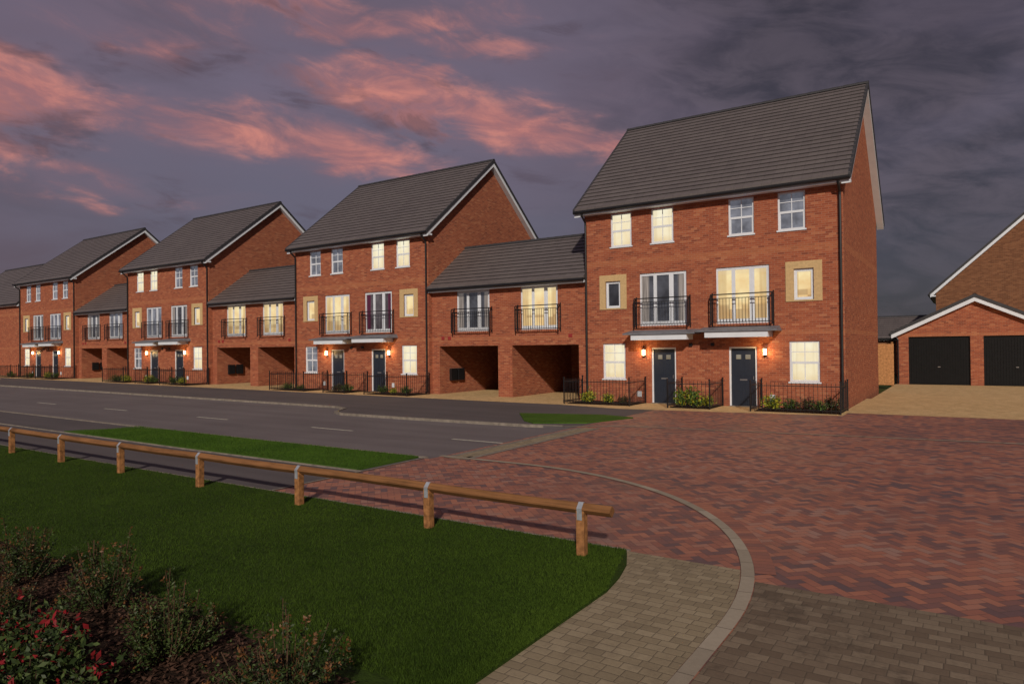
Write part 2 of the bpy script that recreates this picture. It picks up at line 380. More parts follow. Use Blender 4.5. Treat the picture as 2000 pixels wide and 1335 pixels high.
def roof(parent,xl,xr,depth,ez,rz,over,loc=(0,0,0),rot=0.0,verge=True,ridge=True,name='roof'):
    """ridge runs along local x; tile courses modelled as real steps"""
    half=depth/2; run=half+over; m=(rz-ez)/run; n=max(4,int(round(math.hypot(run,rz-ez)/0.33)))
    prof=[]
    for i in range(n):
        a=i/n; b=(i+1)/n
        prof.append((-over+run*a-0.03, ez+(rz-ez)*a+0.035)); prof.append((-over+run*b-0.02, ez+(rz-ez)*b+0.0))
    prof[-1]=(half,rz+0.004)
    back=[(depth-p[0],p[1]) for p in prof[:-1]][::-1]
    top=prof+back
    th=0.12
    und=[(depth+over+.02,ez-th),(half,rz-th),(-over-.02,ez-th)]
    loop=top+und; N=len(loop)
    v=[(xl,y,z) for y,z in loop]+[(xr,y,z) for y,z in loop]; f=[]; mi=[]
    for i in range(N):
        j=(i+1)%N; f.append((i,j,N+j,N+i)); 
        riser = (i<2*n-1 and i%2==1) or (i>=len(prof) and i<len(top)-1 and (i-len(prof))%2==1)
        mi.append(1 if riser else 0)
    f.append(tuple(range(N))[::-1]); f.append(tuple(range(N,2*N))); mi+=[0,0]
    me=meshdata(name,v,f,[TILE,TILE_SHADE]); me.polygons.foreach_set('material_index',mi)
    bm=bmesh.new(); bm.from_mesh(me); bmesh.ops.triangulate(bm,faces=[q for q in bm.faces if len(q.verts)>4]); bmesh.ops.recalc_face_normals(bm,faces=bm.faces); bm.to_mesh(me); bm.free()
    R=obj(name,me,parent,loc,rot)
    if ridge:
        v=[];f=[];S=8
        segs=max(1,int((xr-xl)/0.45)); 
        for s in range(segs):
            a=xl-.03+(xr-xl+.06)*s/segs; b=xl-.03+(xr-xl+.06)*(s+1)/segs+.002
            n0=len(v)
            for xx,rr in ((a,.128),(b,.118)):
                for k in range(S+1):
                    t=math.pi*k/S; v.append((xx,half-math.cos(t)*rr,rz-.035+math.sin(t)*rr))
            for k in range(S): f.append((n0+k,n0+k+1,n0+S+1+k+1,n0+S+1+k))
        obj('ridge_tiles',meshdata('ridge_tiles',v,f,RIDGE),R)
    if verge:
        def beam(nm,mat,x0,x1,zo0,zo1,y_a=-over-.03):
            for sgn in (0,1):
                P=[];
                for yy in (y_a,half):
                    zc=ez+m*(yy+over); Y=yy if sgn==0 else depth-yy
                    P+=[(x0,Y,zc+zo0),(x1,Y,zc+zo0),(x1,Y,zc+zo1),(x0,Y,zc+zo1)]
                f=[(0,1,2,3),(4,7,6,5),(0,4,5,1),(1,5,6,2),(2,6,7,3),(3,7,4,0)]
                obj(nm,meshdata(nm,P,f,mat),R)
        beam('verge_cap',RIDGE,xl-.035,xl+.06,-.125,.055); beam('verge_cap',RIDGE,xr-.06,xr+.035,-.125,.055)
        ov=.28
        beam('bargeboard',WHITE,xl,xl+ov-.003,-.34,-.127,-over+.05); beam('bargeboard',WHITE,xr-ov+.003,xr,-.34,-.127,-over+.05)
    ye=-over
    boxobj('fascia',[(xl+.01,xr-.01,ye+.03,ye+.06,ez-.24,ez-.12)],WHITE,R)
    boxobj('soffit',[(xl+.01,xr-.01,ye+.06,-.002,ez-.235,ez-.15)],WHITE,R)
    S=8
    for yc in (-over-.045,depth+over+.045):
        v=[];f=[]
        for xx in (xl,xr):
            for k in range(S): 
                t=2*math.pi*k/S; v.append((xx,yc+.06*math.cos(t),ez-.115+.07*math.sin(t)))
        for k in range(S): f.append((k,(k+1)%S,S+(k+1)%S,S+k))
        f.append(tuple(range(S))); f.append(tuple(range(S,2*S))[::-1])
        obj('gutter',meshdata('gutter',v,f,BLACK),R)
    return R
def tube(pts,r,seg=8):
    v=[];f=[]
    for i,p in enumerate(pts):
        p=Vector(p); a=Vector(pts[max(0,i-1)]); b=Vector(pts[min(len(pts)-1,i+1)]); d=(b-a).normalized()
        s=d.orthogonal().normalized(); t=d.cross(s)
        for k in range(seg):
            an=2*math.pi*k/seg; v.append(tuple(p+s*math.cos(an)*r+t*math.sin(an)*r))
    for i in range(len(pts)-1):
        for k in range(seg): f.append((i*seg+k,i*seg+(k+1)%seg,(i+1)*seg+(k+1)%seg,(i+1)*seg+k))
    return v,f
def downpipe(parent,x,top,over,y=-.07):
    pts=[(x,-over-.02,top-.15),(x,-over+.02,top-.28),(x,y-.02,top-.5),(x,y,top-.62),(x,y,.12),(x,y-.1,.05)]
    v,f=tube(pts,.045); obj('downpipe',meshdata('downpipe',v,f,BLACK),parent)
def balcony(parent,x,z):
    key='balc'
    if key not in CACHE:
        b=[]; hw=1.1; p=.26
        b+=[(-hw,hw,-p-.02,-p+.02,1.1,1.14),(-hw,hw,-p-.015,-p+.015,.08,.11),(-hw+.02,hw-.02,-p-.012,-p+.012,.96,.985)]
        for s in (-1,1):
            x0=s*hw; a,c=(x0-.02,x0+.02)
            b+=[(a,c,-p+.02,0,1.102,1.138),(a+.005,c-.005,-p+.015,0,.082,.108),(a,c,-p-.019,-p+.019,-.02,1.099)]
            b+=[(a,c,-.03,-.001,-.05,1.2)]
            b+=[(x0-.008,x0+.008,-p/2-.008,-p/2+.008,.11,1.1)]
        n=19
        for i in range(1,n):
            xx=-hw+2*hw*i/n; b+=[(xx-.007,xx+.007,-p-.007,-p+.007,.11,.96)]
        v,f=boxes(b); CACHE[key]=meshdata('balcony_railing',v,f,BLACK)
    return obj('balcony_railing',CACHE[key],parent,(x,0,z))
def canopy(parent,x,z):
    if 'can' not in CACHE:
        w0,w1=1.44,1.36
        v=[(-w0,-.80,0.21),(w0,-.80,.21),(w0,-.003,.21),(-w0,-.003,.21),(-w0,-.80,.265),(w0,-.80,.265),(w1,-.003,.40),(-w1,-.003,.40)]
        f=[(0,3,2,1),(4,5,6,7),(0,1,5,4),(1,2,6,5),(2,3,7,6),(3,0,4,7)]
        CACHE['can']=meshdata('canopy',v,f,LEAD)
        v,f=boxes([(-1.12,1.12,-.74,-.003,0,.208)])
        CACHE['canu']=meshdata('canopy_underside',v,f,WHITE)
    o=obj('canopy',CACHE['can'],parent,(x,0,z)); obj('canopy_underside',CACHE['canu'],o)
HW=4.935; YF=25.6
def house(cx,name,label,cfg,rz=12.55):
    g0=gz(cx); H=empty(name,(cx,YF,g0),label,'house','pairs of brick townhouses along the street')
    ez,dep,over=7.95,10.6,0.4
    ops=[]
    for s in (-1,1):
        for c in (1.52,3.27): ops.append((s*c-.46,s*c+.46,6.33,7.68)); 
        ops.append((s*3.65-.33,s*3.65+.33,3.83,4.93)); ops.append((s*1.53-.96,s*1.53+.96,3.06,5.16))
        ops.append((s*3.64-.5,s*3.64+.5,.95,2.38)); ops.append((s*1.52-.5,s*1.52+.5,0,2.2))
    v,f=wall_openings(-HW,HW,-.15,7.82,ops)
    m=(rz-ez)/(dep/2+over)
    ztop=ez+m*over-.11
    for sx in (-HW,HW):
        n=len(v); v+=[(sx,0,-.15),(sx,dep,-.15),(sx,dep,ztop),(sx,dep/2,rz-.11),(sx,0,ztop)]
        f.append((n,n+1,n+2,n+3,n+4))
    n=len(v); v+=[(-HW,dep,-.15),(HW,dep,-.15),(HW,dep,ztop),(-HW,dep,ztop)]; f.append((n,n+1,n+2,n+3))
    obj('wall',meshdata('wall',v,f,RED),H)
    roof(H,-HW-.28,HW+.28,dep,ez,rz,over)
    t=cfg
    for i,c in enumerate((-3.27,-1.52,1.52,3.27)): window(H,c,6.33,.92,1.35,'casement',t['top'][i])
    for i,s in enumerate((-1,1)):
        window(H,s*3.65,3.83,.66,1.10,'small',t['stone'][i],sill=False)
        window(H,s*1.53,3.06,1.92,2.10,'french',t['french'][i],sill=False,name='french_window')
        window(H,s*3.64,.95,1.0,1.43,'casement',t['gf'][i])
        door(H,s*1.52,0)
        balcony(H,s*1.53,3.02)
        x=s*3.65
        cboxobj('stone','stone_surround',[(-.6,-.33,-.03,.11,-.05,1.36),(.33,.6,-.03,.11,-.05,1.36),(-.33,.33,-.03,.11,1.10,1.36),(-.33,.33,-.03,.11,-.05,0)],STONE,H,(x,0,3.83))
        canopy(H,s*1.46,2.50+(0.05 if s>0 else 0))
        lx=s*2.32
        L=cboxobj('lampbody','porch_lamp',[(-.05,.05,-.03,-.001,-.04,.26),(-.06,.06,-.14,-.03,.22,.25),(-.06,.06,-.14,-.03,-.02,0.0)],BLACK,H,(lx,0,1.9)); L.name='porch_lamp'
        cboxobj('lampglass','lamp_glass',[(-.045,.045,-.13,-.031,.0,.22)],LAMP,L,(0,0,0))
        li=bpy.data.lights.new('porch_light','POINT'); li.energy=16; li.color=(1.0,.58,.22); li.shadow_soft_size=.06
        lo=bpy.data.objects.new('porch_light',li); lo.location=(0,-.24,.1); link(lo,L)
        cboxobj('vent','flue_vent',[(-.06,.06,-.08,-.001,-.06,.06)],BLACK,H,(s*.42,0,2.3))
        cboxobj('meter','meter_cover',[(-.09,.09,-.03,-.001,0,.22)],WHITE,H,(s*2.55,0,.25))
    downpipe(H,HW-.09,ez,over); downpipe(H,-HW+.09,ez,over)
    return H

h1=house(-8.3,'townhouse_pair','three storey red brick townhouse pair beside the block paving',
 dict(top=[LB,LB,GB,GB],stone=[GD,LR],french=[GC,LR],gf=[LB,LB]),12.78)
window(h1,HW-.045,6.5,.8,1.15,'small',GD,y=4.6,rot=math.pi/2,sill=False)
window(h1,HW-.045,3.85,.8,1.1,'small',GD,y=4.9,rot=math.pi/2,sill=False)
house(-26.75,'townhouse_pair','three storey red brick townhouse pair with purple curtained balcony window',
 dict(top=[GB,GB,LB,LB],stone=[LR,LR],french=[LR,GP],gf=[GB,LB]))
house(-45.0,'townhouse_pair','three storey red brick townhouse pair with two lit attic windows',
 dict(top=[LB,LB,GB,GB],stone=[LR,LR],french=[GB,GC],gf=[GB,LB]),12.45)
house(-62.7,'townhouse_pair','three storey red brick townhouse pair with dark upper windows',
 dict(top=[GB,GB,GB,GB],stone=[LR,LR],french=[GC,GB],gf=[LB,LB]),12.4)

def linkhouse(cx,w,label,mats):
    g0=gz(cx); H=empty('carport_house',(cx,YF+.25,g0),label,'house','low brick houses over carports between the townhouses')
    hw=w/2; k=w/8.58; dep=5.6; ez,rz,over=5.2,7.5,.35
    o1=(-3.83*k,-.36*k); o2=(.42*k,3.83*k)
    fx=[-1.78*k,1.86*k]
    v,f=wall_openings(-hw,hw,2.35,5.1,[(c-.96,c+.96,3.04,4.98) for c in fx])
    bl=[(-hw,o1[0],0,dep-.01,-.1,2.349),(o1[1],o2[0],0,dep-.01,-.1,2.349),(o2[1],hw,0,dep-.01,-.1,2.349),(-hw,hw,dep,dep+.1,-.1,5.2)]
    bv,bf=boxes(bl); n=len(v); v+=bv; f+=[tuple(a+n for a in q) for q in bf]
    obj('wall',meshdata('wall',v,f,RED),H)
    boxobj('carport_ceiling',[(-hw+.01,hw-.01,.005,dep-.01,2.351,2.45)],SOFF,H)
    roof(H,-hw+.005,hw-.005,dep,ez,rz,over,verge=False)
    for i in (0,1):
        window(H,fx[i],3.04,1.92,1.94,'french',mats[i],sill=False,name='french_window'); balcony(H,fx[i],2.98)
    each('brick_lintel',[(a-.1,b+.1,-.012,-.002,2.352,2.56) for a,b in (o1,o2)],RED,H)
    x=o1[0]
    each('meter_box',[(x+.001,x+.14,.75,1.2,.65,1.25),(x+.001,x+.14,1.35,1.8,.65,1.25)],BLACK,H)
    each('wall_vent',[(-hw+.6,-hw+.78,-.02,-.002,2.66,2.82),(-hw+1.0,-hw+1.18,-.02,-.002,2.66,2.82),(hw-.95,hw-.77,-.02,-.002,2.66,2.82)],REDVENT,H)
    return H
linkhouse(-17.525,8.58,'brick house over two carport arches with one lit balcony window',[GC,LR])
linkhouse(-35.875,8.38,'brick house over two carport arches with both balcony windows lit',[LR,LR])
linkhouse(-53.85,7.83,'brick house over two carport arches with unlit balcony windows',[GC,GB])

H5=empty('end_house',(-76.2,YF+.2,gz(-72)),'plain two storey brick house with grey roof closing the row','house')
v,f=boxes([(-8.4,8.4,0,10,-.2,6.15)]); 
for sx in (-8.4,8.4):
    n=len(v); v+=[(sx,0,6.15),(sx,10,6.15),(sx,5,10.5)]; f.append((n,n+1,n+2))
obj('wall',meshdata('wall',v,f,RED),H5); roof(H5,-8.5,8.4,10,6.3,10.7,.35)
window(H5,-2,3.6,1.0,1.3,'casement',GB,y=-.13); window(H5,-2,.95,1.0,1.3,'casement',GB,y=-.13)

def garage(cx,y0,label):
    G=empty('garage_block',(cx,y0,0),label,'garage'); hw=3.62; dep=6.5; ez=2.86; rz=4.78; over=.28
    ops=[(-3.05,-.22,0,2.62),(.36,3.2,0,2.62)]
    v,f=wall_openings(-hw,hw,-.1,ez-.1,ops,.2)
    m=(rz-ez)/(hw+over)
    zt=ez+m*over-.11
    n=len(v); v+=[(-hw,0,ez-.1),(hw,0,ez-.1),(hw,0,zt),(0,0,rz-.11),(-hw,0,zt)]; f.append((n,n+1,n+2,n+3,n+4))
    for sx in (-hw,hw):
        n=len(v); v+=[(sx,0,-.1),(sx,dep,-.1),(sx,dep,zt),(sx,0,zt)]; f.append((n,n+1,n+2,n+3))
    obj('wall',meshdata('wall',v,f,RED),G)
    roof(G,-dep-.28,.28,2*hw,ez,rz,over,loc=(-hw,0,0),rot=-math.pi/2)
    for a,b,c,d in ops:
        bl=[(a+.05,b-.05,.1,.13,0.02,2.57)]
        x=a+.12
        while x<b-.16: bl.append((x,x+.06,.085,.0995,.08,2.5)); x+=.12
        D=boxobj('garage_door',bl,GARDOOR,G)
        boxobj('door_frame',[(a,a+.05,.06,.14,0,2.62),(b-.05,b,.06,.14,0,2.62),(a+.05,b-.05,.06,.14,2.57,2.62)],GARDOOR,D)
        boxobj('handle',[((a+b)/2-.06,(a+b)/2+.06,.05,.084,.95,.99)],CHROME,D)
    v,f=tube([(-hw-.02,-.05,ez-.2),(-hw+.07,-.05,ez-.4),(-hw+.07,-.05,.05)],.035); obj('downpipe',meshdata('downpipe',v,f,BLACK),G)
    return G
garage(.50,43.5,'red brick double garage with black ribbed doors and white gable trim')
B=empty('detached_house',(4.6,53,0),'brown brick detached house with plain gable wall and white verge','house')
hw=6.1; v,f=boxes([(-hw,hw,0,10,-.2,5.6)])
for yy in (0,10): 
    n=len(v); v+=[(-hw,yy,5.6),(hw,yy,5.6),(0,yy,11.45)]; f.append((n,n+1,n+2))
obj('wall',meshdata('wall',v,f,BROWN),B)
roof(B,-10.3,.3,2*hw,5.55,11.55,.35,loc=(-hw,0,0),rot=-math.pi/2)
G2=empty('small_garage',(-5.5,60,0),'low brick garage with grey tiled roof behind the timber fence','garage')
v,f=boxes([(-5,5,0,5,-.1,2.6)]); obj('wall',meshdata('wall',v,f,BROWN),G2); roof(G2,-5.2,5.2,5,2.75,4.4,.3)
TF=empty('timber_fence',(-5.5,41.5,0),'tall close boarded timber fence beside the garage','fence')
bl=[]; x=-3.0
while x<2.35: bl.append((x,x+.127,0,.02+random.uniform(0,.01),.05,2.25+random.uniform(-.01,.01))); x+=.125
obj('fence_boards',meshdata('b',*boxes(bl),WOODF),TF)
each('fence_post',[(px,px+.1,.04,.14,0,2.35) for px in (-3,-1.2,.6,2.25)],WOODP,TF)

# ------------------------------------------------------------ ground
sheet('ground',rect(-400,400,-60,700),-.14,FIELD)
sheet('road',rect(-110,-9.15,10.6,18.75),-.06,ASPH)
fw=[(-110,18.6),(-20.6,18.6),(-19.6,18.2),(-18.9,17.1),(-18.3,16.75),(-9.15,16.95),(-9.15,23.5),(-110,23.5)]
sheet('far_footway',fw,0,ASPF,.1)
sheet('near_footway',rect(-110,-9.3,6.6,10.75),0,ASPF,.1)
sheet('block_paving',rect(-9.15,60,-8,24.8),0,PRED,.1)
sheet('block_paving_crossing',rect(-9.3,-9.15,6.6,10.75),0,PRED)
sheet('front_paving',[(-110,23.5),(-13.4,23.5),(-10.5,22.8),(-3.2,23.6),(-3.2,31.5),(-110,31.5)],.004,PYEL)
sheet('driveway',rect(-3.2,40,24.7,43.5),.004,PYEL)
def strip(name,pts,w,z,mat,skirt=0.0):
    L=[];R=[]
    for i,p in enumerate(pts):
        a=Vector(pts[max(0,i-1)]); b=Vector(pts[min(len(pts)-1,i+1)]); d=(b-a).normalized(); n=Vector((-d.y,d.x))
        q=Vector(p); L.append(tuple(q+n*w/2)); R.append(tuple(q-n*w/2))
    return sheet(name,L+R[::-1],z,mat,skirt)
strip('kerb',[(-110,18.55),(-20.6,18.55),(-19.65,18.15),(-18.95,17.05),(-18.3,16.7),(-10.7,16.87),(-9.6,17.1)],.11,.02,CONC,.1)
strip('kerb',[(-110,10.8),(-9.3,10.8)],.11,.02,CONC,.1)
strip('edging',[(-110,8.97),(-9.3,8.97)],.05,.02,CONC,.04)
strip('edging',[(-9.3,6.98),(-9.3,10.72)],.06,.012,CONC)
strip('edging',[(-110,6.99),(-3.1,6.99)],.05,.014,CONC,.02)
strip('concrete_band',[(-8.95,11.0),(-8.95,16.9)],.14,.008,CONC)
strip('concrete_band',[(-8.45,11.0),(-8.45,17.1)],.14,.008,CONC)
strip('sett_band',[(-8.70,11.0),(-8.70,17.0)],.36,.006,PBUFF)
strip('concrete_channel',[(-9.5,16.95),(-8.9,17.4),(-8.0,17.9),(1.2,18.85),(20,20.5)],.12,.008,CONB)
def arc(r,a0=0,a1=90,n=36): return [(CX0+r*math.cos(math.radians(a0+(a1-a0)*i/n)),CY0+r*math.sin(math.radians(a0+(a1-a0)*i/n))) for i in range(n+1)]
for r,w,mt,z,nm in ((R0,.125,CONB,.010,'concrete_band'),(R0+.165,.2,PHEAD,.006,'header_course')):
    pts=[(CX0+r,-6)]+arc(r)+[(-9.2,CY0+r)]
    if nm=='header_course' : pts=[p for p in arc(r) if p[1]>6.95]+[(-8.6,CY0+r)]
    strip(nm,pts,w,z,mt)
pth=[(-2.73,-6),(CX0+R0-.07,-6)]+[p for p in arc(R0-.07) if p[1]<6.95]+[(-1.90,6.97),(-3.3,6.97)]
sheet('sett_path',pth,.0045,PBUFF)
cw=[(CX0+R0+.07,-6),(30,-6),(30,6.85)]+[p for p in arc(R0+.07) if p[1]<6.83][::-1]
sheet('sett_carriageway',cw,.0045,PDARK)
lawn=[(-110,-8),(-2.76,-8),(-2.76,5.7),(-2.82,6.1),(-2.92,6.5),(-3.05,6.8),(-3.12,6.95),(-110,6.95)]
sheet('lawn',lawn,.02,GRASS,.05)
sheet('grass_verge',[(-9.45,9.0),(-9.45,10.72),(-19.0,10.72),(-20.0,10.4),(-20.9,9.4),(-21.0,9.0)],.035,VERGE,.04)
sheet('grass_verge',[(-12.7,19.6),(-9.9,20.4),(-8.7,20.0),(-9.3,18.0),(-10.7,17.25),(-11.3,17.7)],.03,VERGE,.04)
sheet('planting_bed',[(-60,-6),(-3.0,-6),(-3.1,1.8),(-3.25,2.7),(-3.8,3.2),(-4.8,3.3),(-7,3.4),(-60,3.5)],.03,SOIL)
for x in [-10.95,-16.3,-22.2,-28.6,-34.5,-40.5,-46.5,-52.5,-58.5,-64.5]:
    sheet('centre_line_marking',rect(x,x+1.75,13.66,13.77),-.056,PAINT)
# ------------------------------------------------------------ grass blades
def tri_mesh(name,base,tipoff,side,mats,mi=None):
    n=len(base); V=np.empty((n,3,3)); V[:,0]=base-side; V[:,1]=base+side; V[:,2]=base+tipoff
    me=bpy.data.meshes.new(name); me.vertices.add(n*3); me.vertices.foreach_set('co',V.ravel())
    me.loops.add(n*3); me.loops.foreach_set('vertex_index',np.arange(n*3,dtype=np.int32))
    me.polygons.add(n); me.polygons.foreach_set('loop_start',np.arange(0,n*3,3,dtype=np.int32)); me.polygons.foreach_set('loop_total',np.full(n,3,dtype=np.int32))
    for m in mats: me.materials.append(m)
    me.update(calc_edges=True); me.validate(); return me
def blades(name,n,xs,ys,zs,h,mat):
    base=np.stack([xs,ys,zs],1); a=RNG.uniform(0,2*np.pi,n); hh=h*RNG.uniform(.5,1.2,n)
    tip=np.stack([np.cos(a)*hh*.5,np.sin(a)*hh*.5,hh],1); b=RNG.uniform(0,2*np.pi,n); w=.0028*(1+hh*5)
    side=np.stack([np.cos(b)*w,np.sin(b)*w,np.zeros(n)],1)
    o=obj(name,tri_mesh(name,base,tip,side,[mat])); o['kind']='stuff'; return o
n=300000
xs=-2.77-16*RNG.uniform(0,1,n)**1.7; ys=RNG.uniform(2.2,6.96,n)
edge=-2.775-np.clip((ys-5.7)*.28,0,1)+RNG.normal(0,.008,n)
k=((ys>3.4)|((xs>-3.2)))&(xs<edge)
xs=xs[k]; ys=ys[k]; zs=np.full(len(xs),.018)+np.clip(-15-xs,0,9)*.0055
blades('lawn_grass_blades',len(xs),xs,ys,zs,.028,BLADE)
n=40000
xs=RNG.uniform(-20.3,-9.5,n); ys=RNG.uniform(9.03,10.7,n); zs=np.full(n,.033)+np.clip(-15-xs,0,9)*.0055
blades('verge_grass_blades',n,xs,ys,zs,.04,VERGE)
n=16000
xs=-3.2-7*RNG.uniform(0,1,n)**1.3; ys=RNG.uniform(.8,3.4,n); k=(ys<3.2)|(xs<-4.5); xs=xs[k];ys=ys[k];n=len(xs)
base=np.stack([xs,ys,.035+RNG.uniform(0,.03,n)],1); a=RNG.uniform(0,6.28,n); l=RNG.uniform(.015,.05,n)
tip=np.stack([np.cos(a)*l,np.sin(a)*l,RNG.uniform(-.01,.02,n)],1); side=np.stack([-np.sin(a)*l*.35,np.cos(a)*l*.35,RNG.uniform(-.006,.006,n)],1)
o=obj('bark_chips',tri_mesh('bark_chips',base,tip,side,[CHIP])); o['kind']='stuff'

# ------------------------------------------------------------ shrubs
def shrub_meshes(seed,rad,h,nst,nleaf,ls,mats,tipmat=None,tipfrac=.85,upright=.5,tipstems=1.0):
    r=np.random.default_rng(seed)
    V=[];F=[];MI=[]; SV=[];SF=[]
    for s in range(nst):
        az=r.uniform(0,2*np.pi); rr=rad*math.sqrt(r.uniform(0,1))*(1.0+.25*math.sin(az*3+seed))
        hh=h*(r.uniform(.5,1.15))*math.sqrt(max(.15,1-(rr/rad/1.25)**2))
        if r.uniform()<.12: hh*=1.22
        b=np.array([math.cos(az)*rr*.25,math.sin(az)*rr*.25,0.]); e=np.array([math.cos(az)*rr,math.sin(az)*rr,hh]); mid=(b+e)/2+np.array([math.cos(az)*rr*.15,math.sin(az)*rr*.15,0])+r.normal(0,rad*.06,3)
        if s%2==0 or nst<60:
            pts=[tuple((1-t)**2*b+2*t*(1-t)*mid+t*t*e) for t in (0,.33,.66,1)]
            tv,tf=tube(pts,.0035 if h>.4 else .003,3); n0=len(SV); SV+=tv; SF+=[tuple(q+n0 for q in x) for x in tf]
        red = tipmat is not None and r.uniform()<tipstems
        for q in range(nleaf):
            t=r.uniform(.15,1)**.8; p=(1-t)**2*b+2*t*(1-t)*mid+t*t*e+r.normal(0,ls*.5,3)*np.array([1,1,.8]); p[2]=max(p[2],.01)
            a=r.uniform(0,2*np.pi); el=r.uniform(-.2,1.2); d=np.array([math.cos(a)*math.cos(el),math.sin(a)*math.cos(el),math.sin(el)])
            sd=np.cross(d,r.normal(0,1,3)); sd/=np.linalg.norm(sd)+1e-6
            L=ls*r.uniform(.6,1.25); W=L*.24
            n0=len(V); V+=[tuple(p),tuple(p+d*L*.5+sd*W),tuple(p+d*L),tuple(p+d*L*.5-sd*W)]; F.append((n0,n0+1,n0+2,n0+3))
            MI.append(len(mats) if (red and t>tipfrac) else int(r.integers(0,len(mats))))
    me=meshdata('foliage',V,F,list(mats)+([tipmat] if tipmat else [])); me.polygons.foreach_set('material_index',np.array(MI,dtype=np.int32)); me.update()
    return me,meshdata('stems',SV,SF,TWIG)
def shrub(loc,label,meshes,rot=0,sc=1.0,group=None,name='shrub'):
    e=empty(name,(loc[0],loc[1],loc[2] if len(loc)>2 else gz(loc[0])+.02),label,'shrub',group,rot); e.scale=(sc,sc,sc)
    obj('foliage',meshes[0],e); obj('stems',meshes[1],e); return e
g='shrubs in the planting bed'
s1=shrub_meshes(1,.30,.56,95,44,.027,[L_G,L_M,L_G],L_B,.90,tipstems=.6); s2=shrub_meshes(2,.33,.52,130,46,.026,[L_G,L_M,L_M],L_B,.93,tipstems=.5); s3=shrub_meshes(3,.44,.50,110,44,.028,[L_G,L_M,L_G],L_B,.88,tipstems=.7)
shrub((-6.25,2.98),'dark green bushy shrub with bronze tips in bark mulch',s1,0,1.05,g)
shrub((-4.85,2.75),'rounded dark green shrub with bronze tips in bark mulch',s2,1,1.02,g)
shrub((-3.60,2.80),'low spreading green shrub with bronze shoots at bed corner',s3,2,.98,g)
shrub((-7.7,2.95),'sparse dark green shrub near the lawn edge',s1,3,.95,g)
shrub((-6.7,2.3),'dark green shrub behind red leaved bush',s3,4,.75,g)
ph=shrub_meshes(5,.44,.50,62,34,.055,[L_G,L_M,L_M,L_G],L_R,.88,tipstems=.42)
shrub((-4.95,1.88),'photinia bush with bright red young leaves on top',ph,0,1.0,g,'photinia_shrub')
shrub((-5.7,2.15),'photinia bush with scattered red young leaves',ph,2.2,.8,g,'photinia_shrub')
shrub((-4.35,1.95),'small photinia bush with red leaf tips',ph,4.0,.6,g,'photinia_shrub')
yel=shrub_meshes(11,.30,.46,46,16,.08,[L_Y,L_Y,L_L]); grn=shrub_meshes(12,.32,.36,46,18,.06,[L_M,L_L,L_G]); pur=shrub_meshes(13,.30,.36,46,18,.055,[L_P,L_G,L_M]); spk=shrub_meshes(14,.28,.6,40,16,.11,[L_Y,L_L,L_L])
GG='shrubs in the front gardens'
def garden(cx,items):
    for x0,x1 in ((-4.95,-2.3),(-.7,.75),(2.3,4.95)):
        sheet('planting_bed',rect(cx+x0,cx+x1,24.0,25.57),.03,SOIL,.03)
    for dx,y,m_,sc,lab in items: shrub((cx+dx,y,gz(cx)+.04),lab,m_,dx*3,sc,GG)
Yl='yellow green shrub in front garden behind railings'; Gl='small green shrub in front garden behind railings'; Pl='purple leaved shrub in front garden behind railings'; Sl='spiky yellow green plant between the front doors'
garden(-8.3,[(-4.2,24.4,yel,1.0,Yl),(-3.4,24.5,yel,.8,Yl),(-2.7,24.4,pur,.9,Pl),(-.45,24.5,spk,.95,Sl),(.05,24.35,spk,1.05,Sl),(.5,24.6,yel,.9,Yl),(2.8,24.4,yel,1.05,Yl),(3.35,24.6,grn,1,Gl),(3.9,24.5,pur,1.2,Pl),(4.3,24.4,grn,.9,Gl),(4.6,24.8,pur,1.2,Pl)])
garden(-26.75,[(-4.3,24.5,grn,1,Gl),(-3.2,24.5,grn,.8,Gl),(-.3,24.5,pur,1.1,Pl),(.4,24.5,grn,1.1,Gl),(2.9,24.5,grn,1,Gl),(3.7,24.4,yel,.6,Yl),(4.4,24.5,grn,1,Gl)])
garden(-45.0,[(-4.3,24.5,grn,1.3,Gl),(-3.0,24.5,yel,1,Yl),(-.2,24.5,yel,1.1,Yl),(.4,24.5,grn,1.1,Gl),(2.9,24.5,grn,1.3,Gl),(3.9,24.4,yel,.9,Yl)])
garden(-62.7,[(-3.8,24.5,grn,1.2,Gl),(-.2,24.5,grn,1.1,Gl),(3,24.5,yel,1.0,Yl),(4,24.5,grn,1.2,Gl)])

# ------------------------------------------------------------ metal railings
def railing(pts,h=.98):
    cx=sum(p[0] for p in pts)/len(pts); cy=pts[0][1]; z0=gz(cx)
    v=[];f=[]
    def obox(p,q,w,z0_,z1_):
        p=Vector(p);q=Vector(q); d=(q-p).normalized(); n=Vector((-d.y,d.x))*w/2; k=len(v)
        for z in (z0_,z1_):
            for a in (p+n,q+n,q-n,p-n): v.append((a.x,a.y,z))
        f.extend([(k,k+1,k+2,k+3),(k+4,k+7,k+6,k+5),(k,k+4,k+5,k+1),(k+1,k+5,k+6,k+2),(k+2,k+6,k+7,k+3),(k+3,k+7,k+4,k)])
    P=[Vector((p[0]-cx,p[1]-cy)) for p in pts]
    for a,b in zip(P[:-1],P[1:]):
        obox(a,b,.025,h-.1,h-.075); obox(a,b,.025,.1,.125); d=(b-a); L=d.length; d.normalize(); n=max(2,int(L/.13))
        for i in range(1,n):
            c=a+d*L*i/n; obox(c-d*.006,c+d*.006,.012,.04,h+.02)
    for a in P:
        obox(a-Vector((.02,0)),a+Vector((.02,0)),.04,0,h+.06); obox(a-Vector((.028,0)),a+Vector((.028,0)),.056,h+.061,h+.09)
    o=obj('metal_railing',meshdata('metal_railing',v,f,BLACK),None,(cx,cy,z0))
    o['label']='low black metal bar railing around a front garden'; o['category']='railing'; o['group']='black front garden railings'
